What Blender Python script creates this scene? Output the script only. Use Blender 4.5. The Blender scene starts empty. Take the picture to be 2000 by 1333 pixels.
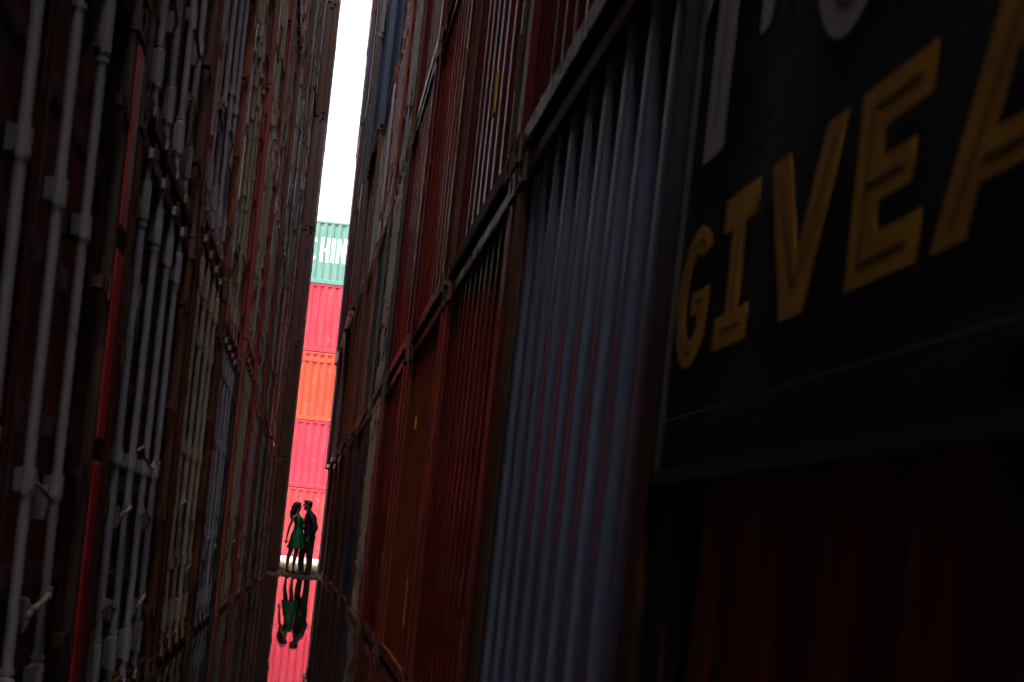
import bpy, bmesh, math, random
from mathutils import Vector, Matrix, noise
random.seed(7)
R = math.radians
sc = bpy.context.scene
COL = sc.collection

# ------------------------------------------------------------------ camera, sky, sun, exposure
ROLL = R(6.2)
CAM_H = 0.93
cam = bpy.data.cameras.new('camera')
cam.sensor_width = 36.0
cam.lens = 42.3
cam.shift_x = 0.205
cam.shift_y = 0.188
cam.clip_start = 0.05
cam.clip_end = 9000
cam.dof.use_dof = True
cam.dof.focus_distance = 27.0
cam.dof.aperture_fstop = 4.0
camo = bpy.data.objects.new('camera', cam)
COL.objects.link(camo)
cr, sr = math.cos(ROLL), math.sin(ROLL)
m = Matrix(((cr, -sr, 0, 0), (0, 0, -1, 0), (sr, cr, 0, CAM_H), (0, 0, 0, 1)))
camo.matrix_world = m
sc.camera = camo

SUN_EL, SUN_PHI = R(66), R(37)
world = bpy.data.worlds.new('World')
sc.world = world
world.use_nodes = True
wn = world.node_tree.nodes
bg = wn['Background']
sky = wn.new('ShaderNodeTexSky')
sky.sky_type = 'NISHITA'
sky.sun_disc = False
sky.sun_elevation = SUN_EL
sky.sun_rotation = SUN_PHI + math.pi
sky.air_density = 1.0
sky.dust_density = 7.0
sky.ozone_density = 1.0
hs_ = wn.new('ShaderNodeHueSaturation')       # thin white overcast: far less blue than a clear sky
hs_.inputs['Saturation'].default_value = 0.06
world.node_tree.links.new(sky.outputs[0], hs_.inputs['Color'])
world.node_tree.links.new(hs_.outputs[0], bg.inputs[0])
bg.inputs[1].default_value = 0.15

sun = bpy.data.lights.new('sun', 'SUN')
sun.energy = 2.2
sun.angle = R(0.53)
sun.color = (1.0, 0.95, 0.88)
suno = bpy.data.objects.new('sun', sun)
COL.objects.link(suno)
d = Vector((math.sin(SUN_PHI) * math.cos(SUN_EL), math.cos(SUN_PHI) * math.cos(SUN_EL), -math.sin(SUN_EL)))
suno.rotation_euler = d.to_track_quat('-Z', 'Y').to_euler()

sc.view_settings.view_transform = 'Standard'
sc.view_settings.look = 'None'
sc.view_settings.gamma = 1.0
sc.view_settings.use_curve_mapping = False
sc.view_settings.exposure = 2.05
sc.render.engine = 'CYCLES'
sc.cycles.max_bounces = 10
sc.cycles.diffuse_bounces = 6
sc.cycles.glossy_bounces = 6
sc.cycles.use_denoising = True

# ------------------------------------------------------------------ materials
MATS = {}


def new_mat(name):
    mt = bpy.data.materials.new(name)
    mt.use_nodes = True
    nt = mt.node_tree
    return mt, nt, nt.nodes['Principled BSDF']


def nd(nt, kind, **kw):
    n = nt.nodes.new(kind)
    for k, v in kw.items():
        setattr(n, k, v)
    return n


def mixc(nt, fac, a, b, mode='MIX'):
    n = nt.nodes.new('ShaderNodeMix')
    n.data_type = 'RGBA'
    n.blend_type = mode
    for sock, val in ((n.inputs[0], fac), (n.inputs[6], a), (n.inputs[7], b)):
        if hasattr(val, 'is_linked'):
            nt.links.new(val, sock)
        elif isinstance(val, (int, float)):
            sock.default_value = val
        else:
            sock.default_value = (*val, 1)
    return n.outputs[2]


def ramp(nt, src, lo, hi):
    n = nt.nodes.new('ShaderNodeMapRange')
    n.inputs[1].default_value = lo
    n.inputs[2].default_value = hi
    nt.links.new(src, n.inputs[0])
    return n.outputs[0]


def paint(name, col, rough=0.4, rust=0.5, rustcol=(0.13, 0.040, 0.014), spec=0.38, bump=0.25):
    """weathered enamel on steel: chips, vertical rust runs, grime, faded areas"""
    if name in MATS:
        return MATS[name]
    mt, nt, b = new_mat(name)
    tc = nd(nt, 'ShaderNodeTexCoord')
    oi = nd(nt, 'ShaderNodeObjectInfo')
    off = nd(nt, 'ShaderNodeVectorMath', operation='SCALE')
    cmb = nd(nt, 'ShaderNodeCombineXYZ')
    for i in range(3):
        nt.links.new(oi.outputs['Random'], cmb.inputs[i])
    nt.links.new(cmb.outputs[0], off.inputs[0])
    off.inputs['Scale'].default_value = 37.0
    add = nd(nt, 'ShaderNodeVectorMath', operation='ADD')
    nt.links.new(tc.outputs['Object'], add.inputs[0])
    nt.links.new(off.outputs[0], add.inputs[1])
    st = nd(nt, 'ShaderNodeMapping')
    st.inputs['Scale'].default_value = (9, 9, 0.8)
    nt.links.new(add.outputs[0], st.inputs[0])
    n1 = nd(nt, 'ShaderNodeTexNoise')          # patches of rust
    n1.inputs['Scale'].default_value = 3.2
    n1.inputs['Detail'].default_value = 9
    n1.inputs['Roughness'].default_value = 0.68
    nt.links.new(add.outputs[0], n1.inputs['Vector'])
    n2 = nd(nt, 'ShaderNodeTexNoise')          # vertical runs
    n2.inputs['Scale'].default_value = 1.0
    n2.inputs['Detail'].default_value = 6
    nt.links.new(st.outputs[0], n2.inputs['Vector'])
    n3 = nd(nt, 'ShaderNodeTexNoise')          # fine grain
    n3.inputs['Scale'].default_value = 60
    n3.inputs['Detail'].default_value = 4
    nt.links.new(add.outputs[0], n3.inputs['Vector'])
    chip = ramp(nt, n1.outputs[0], 0.66 - 0.13 * rust, 0.72 - 0.10 * rust)
    run = ramp(nt, n2.outputs[0], 0.60 - 0.1 * rust, 0.80)
    faded = tuple(min(1, c * 1.25 + 0.02) for c in col)
    dark = tuple(c * 0.6 for c in col)
    c1 = mixc(nt, n2.outputs[0], dark, faded)
    vr = ramp(nt, oi.outputs['Random'], -0.6, 1.4)
    c1 = mixc(nt, vr, tuple(c * 0.75 for c in col), c1)
    rr = nd(nt, 'ShaderNodeMath', operation='MULTIPLY')
    nt.links.new(run, rr.inputs[0])
    rr.inputs[1].default_value = 0.55 * min(1, rust * 1.4)
    c2 = mixc(nt, rr.outputs[0], c1, rustcol)
    rc = mixc(nt, n3.outputs[0], tuple(c * 0.5 for c in rustcol), tuple(c * 1.7 for c in rustcol))
    c3 = mixc(nt, chip, c2, rc)
    nt.links.new(c3, b.inputs['Base Color'])
    rg = nd(nt, 'ShaderNodeMapRange')
    rg.inputs[3].default_value = rough
    rg.inputs[4].default_value = 0.85
    nt.links.new(chip, rg.inputs[0])
    r2 = nd(nt, 'ShaderNodeMath', operation='MULTIPLY_ADD')
    nt.links.new(n2.outputs[0], r2.inputs[0])
    r2.inputs[1].default_value = 0.25
    nt.links.new(rg.outputs[0], r2.inputs[2])
    r3 = nd(nt, 'ShaderNodeMath', operation='SUBTRACT')
    nt.links.new(r2.outputs[0], r3.inputs[0])
    r3.inputs[1].default_value = 0.12
    nt.links.new(r3.outputs[0], b.inputs['Roughness'])
    bp = nd(nt, 'ShaderNodeBump')
    bp.inputs['Strength'].default_value = bump
    bp.inputs['Distance'].default_value = 0.012
    hs = nd(nt, 'ShaderNodeMath', operation='MULTIPLY_ADD')
    nt.links.new(n1.outputs[0], hs.inputs[0])
    hs.inputs[1].default_value = 1.0
    h2 = nd(nt, 'ShaderNodeMath', operation='MULTIPLY')
    nt.links.new(n3.outputs[0], h2.inputs[0])
    h2.inputs[1].default_value = 0.25
    nt.links.new(h2.outputs[0], hs.inputs[2])
    nt.links.new(hs.outputs[0], bp.inputs['Height'])
    nt.links.new(bp.outputs[0], b.inputs['Normal'])
    b.inputs['Specular IOR Level'].default_value = spec
    MATS[name] = mt
    return mt


PAL = {   # everyday word -> (colour, roughness, rust)
    'maroon': ((0.11, 0.007, 0.010), 0.25, 0.45),
    'glossy maroon': ((0.16, 0.012, 0.022), 0.20, 0.15),
    'dark red': ((0.185, 0.019, 0.011), 0.26, 0.5),
    'bright red': ((0.30, 0.020, 0.011), 0.26, 0.5),
    'deep red': ((0.30, 0.008, 0.012), 0.35, 0.2),
    'orange': ((0.30, 0.045, 0.012), 0.32, 0.6),
    'rusty brown': ((0.10, 0.028, 0.012), 0.50, 0.95),
    'dark brown': ((0.045, 0.018, 0.010), 0.45, 0.7),
    'navy blue': ((0.03, 0.05, 0.12), 0.35, 0.45),
    'blue': ((0.035, 0.05, 0.12), 0.34, 0.45),
    'rust red': ((0.62, 0.10, 0.045), 0.36, 0.2),
    'slate blue': ((0.20, 0.22, 0.33), 0.31, 0.25),
    'dark teal': ((0.035, 0.10, 0.11), 0.32, 0.4),
    'grey': ((0.20, 0.18, 0.185), 0.38, 0.6),
    'pale grey': ((0.50, 0.47, 0.48), 0.40, 0.75),
    'charcoal': ((0.035, 0.035, 0.045), 0.38, 0.5),
}


def pmat(key):
    c, r, u = PAL[key]
    return paint('paint_' + key.replace(' ', '_'), c, r, u)


GALV = paint('galvanised_rod', (0.34, 0.295, 0.31), 0.42, 0.25, bump=0.1)
LAV = paint('lavender_grey_rod', (0.38, 0.34, 0.41), 0.42, 0.25, bump=0.1)
CREAM = paint('cream_rod', (0.43, 0.34, 0.265), 0.45, 0.35, bump=0.1)
RUSTROD = paint('rusty_grey_rod', (0.33, 0.28, 0.27), 0.5, 0.9, bump=0.2)
RODMAT = {'grey': GALV, 'lavender': LAV, 'cream': CREAM, 'rusty': RUSTROD}
CASTM = paint('rusty_casting', (0.12, 0.05, 0.035), 0.55, 0.9)
HOLE = paint('hole_shade_paint', (0.01, 0.008, 0.008), 0.8, 0.0)  # near-black floor painted in for the shade inside the casting holes
RUBBER = paint('black_gasket', (0.012, 0.012, 0.013), 0.6, 0.0)
YELLOW = paint('yellow_sticker', (0.62, 0.40, 0.02), 0.4, 0.15)
BLACKST = paint('black_sticker', (0.012, 0.012, 0.012), 0.4, 0.0)
WHITEP = paint('white_lettering', (0.80, 0.80, 0.78), 0.45, 0.05)
GREENP = paint('green_sticker', (0.03, 0.30, 0.10), 0.4, 0.1)
DIMWHITE = paint('faded_white_print', (0.42, 0.36, 0.40), 0.5, 0.3)


def simple(name, col, rough=0.6, scale=30, var=0.3, bump=0.0, spec=0.5):
    if name in MATS:
        return MATS[name]
    mt, nt, b = new_mat(name)
    tc = nd(nt, 'ShaderNodeTexCoord')
    n = nd(nt, 'ShaderNodeTexNoise')
    n.inputs['Scale'].default_value = scale
    n.inputs['Detail'].default_value = 6
    nt.links.new(tc.outputs['Object'], n.inputs['Vector'])
    c = mixc(nt, n.outputs[0], tuple(x * (1 - var) for x in col), tuple(min(1, x * (1 + var)) for x in col))
    nt.links.new(c, b.inputs['Base Color'])
    b.inputs['Roughness'].default_value = rough
    b.inputs['Specular IOR Level'].default_value = spec
    if bump:
        bp = nd(nt, 'ShaderNodeBump')
        bp.inputs['Strength'].default_value = bump
        bp.inputs['Distance'].default_value = 0.01
        nt.links.new(n.outputs[0], bp.inputs['Height'])
        nt.links.new(bp.outputs[0], b.inputs['Normal'])
    MATS[name] = mt
    return mt


# ------------------------------------------------------------------ mesh helpers
class MB:
    def __init__(s):
        s.v, s.f, s.mi = [], [], []

    def add(s, vs, fs, mi=0):
        o = len(s.v)
        s.v += [tuple(p) for p in vs]
        s.f += [tuple(i + o for i in q) for q in fs]
        s.mi += [mi] * len(fs)

    def box(s, x0, x1, y0, y1, z0, z1, mi=0):
        s.add([(x0, y0, z0), (x1, y0, z0), (x1, y1, z0), (x0, y1, z0), (x0, y0, z1), (x1, y0, z1), (x1, y1, z1), (x0, y1, z1)],
              [(0, 3, 2, 1), (4, 5, 6, 7), (0, 1, 5, 4), (1, 2, 6, 5), (2, 3, 7, 6), (3, 0, 4, 7)], mi)

    def bbox(s, x0, x1, y0, y1, z0, z1, c=0.006, mi=0):
        """box with chamfered edges on its front (low y) side"""
        s.add([(x0, y1, z0), (x1, y1, z0), (x1, y1, z1), (x0, y1, z1),
               (x0, y0 + c, z0), (x1, y0 + c, z0), (x1, y0 + c, z1), (x0, y0 + c, z1),
               (x0 + c, y0, z0 + c), (x1 - c, y0, z0 + c), (x1 - c, y0, z1 - c), (x0 + c, y0, z1 - c)],
              [(0, 3, 2, 1), (0, 1, 5, 4), (1, 2, 6, 5), (2, 3, 7, 6), (3, 0, 4, 7),
               (4, 5, 9, 8), (5, 6, 10, 9), (6, 7, 11, 10), (7, 4, 8, 11), (8, 9, 10, 11)], mi)

    def tube(s, pts, rads, n=10, mi=0, sy=1.0):
        """closed tube along points (any direction)"""
        rings = []
        k = len(pts)
        for i, p in enumerate(pts):
            p = Vector(p)
            a = Vector(pts[max(0, i - 1)])
            b = Vector(pts[min(k - 1, i + 1)])
            t = (b - a).normalized()
            u = t.cross(Vector((0, 1, 0)))
            if u.length < 1e-3:
                u = t.cross(Vector((1, 0, 0)))
            u.normalize()
            w = t.cross(u)
            r = rads[i] if isinstance(rads, (list, tuple)) else rads
            rings.append([p + u * (r * math.cos(2 * math.pi * j / n)) + w * (r * sy * math.sin(2 * math.pi * j / n)) for j in range(n)])
        vs = [q for rg in rings for q in rg]
        fs = []
        for i in range(k - 1):
            for j in range(n):
                j2 = (j + 1) % n
                fs.append((i * n + j, (i + 1) * n + j, (i + 1) * n + j2, i * n + j2))
        fs.append(tuple(range(n)))
        fs.append(tuple((k - 1) * n + j for j in reversed(range(n))))
        s.add(vs, fs, mi)

    def mesh(s, name, smooth=False):
        me = bpy.data.meshes.new(name)
        me.from_pydata(s.v, [], s.f)
        me.polygons.foreach_set('material_index', s.mi)
        if smooth:
            me.polygons.foreach_set('use_smooth', [True] * len(s.f))
        bm = bmesh.new()
        bm.from_mesh(me)
        bmesh.ops.recalc_face_normals(bm, faces=bm.faces)
        bm.to_mesh(me)
        bm.free()
        me.update()
        return me


def link(name, me, mats, parent=None, loc=None):
    """one object; materials sit on the object so alike meshes can be shared"""
    o = bpy.data.objects.new(name, me)
    COL.objects.link(o)
    if not isinstance(mats, (list, tuple)):
        mats = [mats]
    while len(me.materials) < len(mats):
        me.materials.append(None)
    for i, mt in enumerate(mats):
        o.material_slots[i].link = 'OBJECT'
        o.material_slots[i].material = mt
    if parent:
        o.parent = parent
    if loc:
        o.location = loc
    return o


def empty(name, loc, rz=0, label=None, cat=None, group=None):
    o = bpy.data.objects.new(name, None)
    COL.objects.link(o)
    o.empty_display_size = 0.2
    o.location = loc
    o.rotation_euler = (0, 0, rz)
    if label:
        o['label'] = label
        o['category'] = cat
    if group:
        o['group'] = group
    return o


def outline_mesh(name, loops, depth):
    """flat outline (with holes) of real thickness, in local x/y, thickness along z"""
    cu = bpy.data.curves.new(name, 'CURVE')
    cu.dimensions = '2D'
    cu.fill_mode = 'BOTH'
    cu.extrude = depth / 2
    for lp in loops:
        sp = cu.splines.new('POLY')
        sp.points.add(len(lp) - 1)
        for i, (x, y) in enumerate(lp):
            sp.points[i].co = (x, y, 0, 1)
        sp.use_cyclic_u = True
    ob = bpy.data.objects.new(name, cu)
    COL.objects.link(ob)
    dg = bpy.context.evaluated_depsgraph_get()
    me = bpy.data.meshes.new_from_object(ob.evaluated_get(dg))
    me.name = name
    me.materials.clear()
    bpy.data.objects.remove(ob)
    bpy.data.curves.remove(cu)
    return me


# ------------------------------------------------------------------ container pieces (local: front plane y=0, width on x, up z)
W2, H, L = 1.219, 2.59, 6.06
PO = 0.15          # post width


def frame_mesh(doors):
    b = MB()
    for sx in (-1, 1):
        x0, x1 = sorted((sx * W2, sx * (W2 - PO)))
        if doors:     # door end post: folded J section with a narrow flange
            b.bbox(x0, x1, 0.004, 0.11, 0.12, H - 0.12, 0.008)
            fx0, fx1 = sorted((sx * (W2 - PO), sx * (W2 - PO - 0.02)))
            b.box(fx0, fx1, 0.055, 0.105, 0.16, H - 0.14)
        else:
            b.bbox(x0, x1, 0.004, 0.12, 0.12, H - 0.12, 0.022)
        # castings' upright neighbours at the rear
        b.box(x0, x1, L - 0.12, L, 0.0, H)
    b.bbox(-W2 + 0.165, W2 - 0.165, 0.008 if not doors else 0.024, 0.10, 0.04, 0.135, 0.008)           # sill
    b.box(-W2 + 0.165, W2 - 0.165, 0.045, 0.10, 0.1351, 0.158)
    b.bbox(-W2 + 0.165, W2 - 0.165, 0.012 if not doors else 0.030, 0.10, H - 0.105, H - 0.03, 0.008)   # header
    b.box(-W2 + 0.165, W2 - 0.165, 0.045, 0.10, H - 0.14, H - 0.1051)
    b.box(-W2 + 0.03, -W2 + 0.06, 0.12, L - 0.12, 0.02, H - 0.02)
    b.box(W2 - 0.06, W2 - 0.03, 0.12, L - 0.12, 0.02, H - 0.02)
    b.box(-W2 + 0.06, W2 - 0.06, 0.101, L - 0.121, H - 0.05, H - 0.03)
    b.box(-W2 + 0.06, W2 - 0.06, 0.101, L - 0.121, 0.10, 0.13)
    b.box(-W2 + PO, W2 - PO, L - 0.08, L - 0.03, 0.0, H - 0.01)
    if doors:
        for x in RODX:
            for z0 in (0.03, H - 0.115):
                b.box(x - 0.055, x - 0.030, 0.001, 0.0075, z0 + 0.01, z0 + 0.075)
                b.box(x + 0.030, x + 0.055, 0.001, 0.0075, z0 + 0.01, z0 + 0.075)
                b.box(x - 0.029, x + 0.029, 0.003, 0.0075, z0 + 0.03, z0 + 0.055)
    return b.mesh('frame_doors' if doors else 'frame_end')


RODX = (-0.72, -0.27, 0.20, 0.62)


def casting_mesh():
    """ISO corner casting with oval holes sunk in its front and both sides"""
    b = MB()
    w, dd, h = 0.162, 0.178, 0.118
    n = 12

    def face(hw, fn):
        outer, inner = [], []
        for i in range(n):
            a = 2 * math.pi * (i + 0.5) / n
            c, s_ = math.cos(a), math.sin(a)
            k = 1 / max(abs(c), abs(s_))
            outer.append((hw * c * k, h / 2 * s_ * k + h / 2))
            inner.append((0.032 * c, 0.040 * s_ + h / 2))
        vs = [fn(p, q, 0) for p, q in outer] + [fn(p, q, 0) for p, q in inner] + [fn(p, q, 0.03) for p, q in inner]
        fs = []
        for i in range(n):
            j = (i + 1) % n
            fs += [(i, j, n + j, n + i), (n + i, n + j, 2 * n + j, 2 * n + i)]
        b.add(vs, fs)
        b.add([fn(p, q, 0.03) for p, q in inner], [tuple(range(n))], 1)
    face(w / 2, lambda p, q, e: (p, e, q))
    face(dd / 2, lambda p, q, e: (-w / 2 + e, dd / 2 + p, q))
    face(dd / 2, lambda p, q, e: (w / 2 - e, dd / 2 + p, q))
    b.add([(-w / 2, 0, 0), (w / 2, 0, 0), (w / 2, dd, 0), (-w / 2, dd, 0), (-w / 2, 0, h), (w / 2, 0, h), (w / 2, dd, h), (-w / 2, dd, h)],
          [(0, 3, 2, 1), (4, 5, 6, 7), (2, 3, 7, 6)])
    return b.mesh('corner_casting')


def round_corners(pts, r):
    """two extra points at each bend of a section, so smooth shading rolls over it"""
    out = [pts[0]]
    for p, q, t in zip(pts, pts[1:], pts[2:]):
        a, c = Vector(p) - Vector(q), Vector(t) - Vector(q)
        ra, rc_ = min(r, a.length * .4), min(r, c.length * .4)
        a1 = Vector(q) + a.normalized() * ra
        c1 = Vector(q) + c.normalized() * rc_
        mid = (a1 + c1) / 2 * 0.5 + Vector(q) * 0.5
        out += [tuple(a1), tuple(mid), tuple(c1)]
    out.append(pts[-1])
    return out


def corr_profile(x0, x1, pitch, y_out, y_in):
    """trapezoid section points (x, y)"""
    n = max(1, round((x1 - x0) / pitch))
    p = (x1 - x0) / n
    pts = [(x0, y_in)]
    for i in range(n):
        a = x0 + i * p
        pts += [(a + p * 0.13, y_in), (a + p * 0.30, y_out), (a + p * 0.66, y_out), (a + p * 0.83, y_in)]
    pts.append((x1, y_in))
    return pts


def panel_mesh(x0, x1, z0, z1, pitch, y_out, y_in, name='corrugated_panel'):
    b = MB()
    pts = round_corners(corr_profile(x0, x1, pitch, y_out, y_in), 0.012)
    zs = [z0, z0 + 0.02, z1 - 0.02, z1]
    vs = []
    # slightly wavy sheet: rows up the height
    nz = 14
    rows = [z0 + (z1 - z0) * i / nz for i in range(nz + 1)]
    k = len(pts)
    for z in rows:
        for (x, y) in pts:
            wv = noise.noise(Vector((x * 1.3, z * 0.9, pitch * 31))) * 0.008
            vs.append((x, y + wv, z))
    fs = [(i * k + j, i * k + j + 1, (i + 1) * k + j + 1, (i + 1) * k + j) for i in range(nz) for j in range(k - 1)]
    b.add(vs, fs)
    b.add([(x0, y_in + 0.02, z0), (x1, y_in + 0.02, z0), (x1, y_in + 0.02, z1), (x0, y_in + 0.02, z1)], [(0, 1, 2, 3)])
    return b.mesh(name, True)


def door_mesh(sgn, style):
    b = MB()
    x0, x1 = sorted((sgn * 0.007, sgn * (W2 - PO - 0.024)))
    z0, z1 = 0.165, H - 0.145
    b.box(x0, x1, 0.078, 0.105, z0, z1)
    # leaf frame
    b.bbox(x0, x0 + 0.06, 0.056, 0.0775, z0, z1, 0.004)
    b.bbox(x1 - 0.06, x1, 0.056, 0.0775, z0, z1, 0.004)
    if style == 0:       # horizontal pressings
        z = z0
        while z < z1 - 0.1:
            b.bbox(x0 + 0.062, x1 - 0.062, 0.058, 0.0775, z, z + 0.08, 0.012)
            z += (z1 - z0 - 0.08) / 5
    else:                # vertical pressings
        b.bbox(x0 + 0.062, x1 - 0.062, 0.057, 0.0775, z0, z0 + 0.08, 0.006)
        b.bbox(x0 + 0.062, x1 - 0.062, 0.057, 0.0775, z1 - 0.08, z1, 0.006)
        n = 5
        for i in range(n):
            a = x0 + 0.09 + (x1 - x0 - 0.2) * i / (n - 1)
            b.bbox(a - 0.03, a + 0.05, 0.060, 0.0775, z0 + 0.085, z1 - 0.085, 0.015)
    # gasket
    b.box(x0 - 0.004, x1 + 0.004, 0.084, 0.101, z0 - 0.006, z1 + 0.006, 1)
    return b.mesh('door')


def rod_mesh(clamps, bend=0.0):
    """locking bar with sleeves, cam ends and guide clamps; local x=0,y=0 at the bar"""
    b = MB()
    pts, rd = [], []
    zb, zt = 0.07, H - 0.06
    for i in range(13):
        t = i / 12
        z = zb + (zt - zb) * t
        pts.append((bend * math.sin(math.pi * t), 0, z))
        rd.append(0.0182)
    b.tube(pts, rd, 12)
    for z, s in ((zb, 1), (zt, -1)):
        b.tube([(0, 0, z), (0, 0, z + s * 0.03), (0, 0, z + s * 0.031), (0, 0, z + s * 0.06)], [0.026, 0.026, 0.021, 0.021], 10)
        b.box(-0.05, 0.02, -0.024, 0.010, min(z, z + s * 0.045), max(z, z + s * 0.045))          # cam
        b.tube([(0, 0, z + s * 0.13), (0, 0, z + s * 0.14), (0, 0, z + s * 0.30), (0, 0, z + s * 0.31)], [0.021, 0.027, 0.027, 0.021], 10)
        b.box(-0.032, 0.032, 0.0, 0.034, z + (s * 0.15 if s > 0 else -0.29), z + (s * 0.15 if s > 0 else -0.29) + 0.14)
        b.tube([(0, 0, z + s * 0.315), (0, 0, z + s * 0.33)], [0.025, 0.025], 10)
    for z in clamps:
        b.tube([(0, 0, z - 0.035), (0, 0, z + 0.035)], [0.0265, 0.0265], 12)
        b.bbox(-0.042, 0.042, 0.010, 0.038, z - 0.032, z + 0.032, 0.006)
        b.tube([(0, 0, z - 0.045), (0, 0, z - 0.0355)], [0.024, 0.024], 10)
    return b.mesh('locking_rod')


def handle_mesh(sgn):
    b = MB()
    b.tube([(0, -0.012, 0), (sgn * 0.08, -0.018, -0.010), (sgn * 0.24, -0.014, -0.035), (sgn * 0.30, -0.016, -0.045)], [0.010, 0.008, 0.008, 0.007], 8)
    b.bbox(-0.026, 0.026, -0.018, 0.0, -0.022, 0.022, 0.004)
    b.bbox(sgn * 0.27 - 0.022, sgn * 0.27 + 0.022, -0.004, 0.045, -0.10, 0.0, 0.006)       # retainer
    b.tube([(sgn * 0.27, -0.012, -0.075), (sgn * 0.27, -0.0045, -0.075)], [0.013, 0.013], 10)
    b.tube([(sgn * 0.27 - 0.012, -0.016, -0.02), (sgn * 0.27 + 0.010, -0.024, -0.03), (sgn * 0.27 + 0.012, -0.014, -0.06)], 0.005, 6)
    return b.mesh('door_handle')


def hinge_mesh():
    b = MB()
    b.bbox(-0.05, 0.06, 0.008, 0.018, -0.028, 0.028, 0.003)
    b.tube([(0, 0.008, -0.045), (0, 0.008, 0.045)], 0.011, 8)
    b.box(-0.12, -0.051, 0.012, 0.055, -0.022, 0.022)
    return b.mesh('hinge')


CAST = casting_mesh()
FR_D, FR_E = frame_mesh(True), frame_mesh(False)
DOORS = [(door_mesh(-1, s), door_mesh(1, s)) for s in (0, 1)]
RODS = [rod_mesh((0.915, 1.70), 0.0), rod_mesh((1.20,), 0.0), rod_mesh((0.62, 1.30, 1.98), 0.0), rod_mesh((0.86, 1.66), 0.003)]
HAND = {-1: handle_mesh(-1), 1: handle_mesh(1)}
HINGE = hinge_mesh()
PX = W2 - PO
PANELS = {p: panel_mesh(-PX, PX, 0.155, H - 0.135, p, 0.026, 0.074) for p in (0.20, 0.235, 0.275)}

ORD = ['', 'bottom', 'second', 'third', 'fourth', 'fifth', 'sixth', 'seventh']
NTH = ['', 'first', 'second', 'third', 'fourth', 'fifth', 'sixth', 'seventh', 'eighth', 'ninth', 'tenth', 'eleventh', 'twelfth', 'thirteenth', 'fourteenth', 'fifteenth', 'sixteenth', 'seventeenth', 'eighteenth', 'nineteenth', 'twentieth']


def castings(root, mt):
    for sx in (-1, 1):
        for z in (0.0, H - 0.118):
            link('corner_casting', CAST, [mt, HOLE], root, (sx * (W2 - 0.081), 0.0, z))


def door_container(loc, rz, colour, rods, label, group, variant=0, style=0, postcol=None, full=True, sz=1.0, doorcol=None, cast=None, vary=True):
    root = empty('shipping_container', loc, rz, label, 'shipping container', group)
    root.scale = (1, 1, sz)
    mt = pmat(colour)
    fm = pmat(postcol) if postcol else mt
    dm = pmat(doorcol) if doorcol else mt
    link('frame', FR_D, fm, root)
    castings(root, cast or (CASTM if random.random() < 0.5 else fm))
    rm = RODMAT[rods]
    rnd = random.Random(int(loc[1] * 100 + loc[2] * 10))
    for k, sgn in enumerate((-1, 1)):
        dr = link('door', DOORS[style][k], [dm, RUBBER], root)
        for x in (RODX[:2] if sgn < 0 else RODX[2:]):
            v = variant if (not vary or rnd.random() < 0.8) else rnd.randrange(4)
            r_ = link('locking_rod', RODS[v], rm, dr, (x, 0.036, 0))
            if full:
                side = -1 if x in (RODX[1], RODX[3]) else 1
                link('door_handle', HAND[side], RUSTROD, dr, (x, 0.030, 0.92 + rnd.uniform(-0.12, 0.15) - (0.28 if x in (RODX[0], RODX[3]) else 0)))
        if full:
            for z in (0.42, 0.98, 1.60, 2.20):
                h_ = link('hinge', HINGE, fm if rnd.random() < 0.6 else CASTM, dr, (sgn * (W2 - PO - 0.02), 0.0, z))
                if sgn < 0:
                    h_.rotation_euler = (0, math.pi, 0)
    return root


def end_container(loc, rz, colour, label, group, pitch=0.235, postcol=None, sz=1.0, cast=None):
    root = empty('shipping_container', loc, rz, label, 'shipping container', group)
    root.scale = (1, 1, sz)
    mt = pmat(colour)
    fm = pmat(postcol) if postcol else mt
    link('frame', FR_E, fm, root)
    castings(root, cast or (CASTM if random.random() < 0.5 else fm))
    link('corrugated_panel', PANELS[pitch], mt, root)
    return root


def interp(tab, v):
    if v <= tab[0][0]:
        return tab[0][1]
    for (a, x), (b, y) in zip(tab, tab[1:]):
        if v <= b:
            return x + (y - x) * (v - a) / (b - a)
    return tab[-1][1]


STEP = 2.5
rnd = random.Random(11)

# ------------------------------------------------------------------ left row: every container shows its doors
XL = [(2, 0.80), (10, 0.80), (12.5, 0.785), (15, 0.75), (17.5, 0.73), (20, 0.72), (22.5, 0.71), (25, 0.70), (30, 0.69)]
GL = 'containers stacked along the left side of the lane'
GR = 'containers stacked along the right side of the lane'
NL = 11                       # visible stacks, index 0 (nearest) .. 10 (lane mouth)
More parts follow.
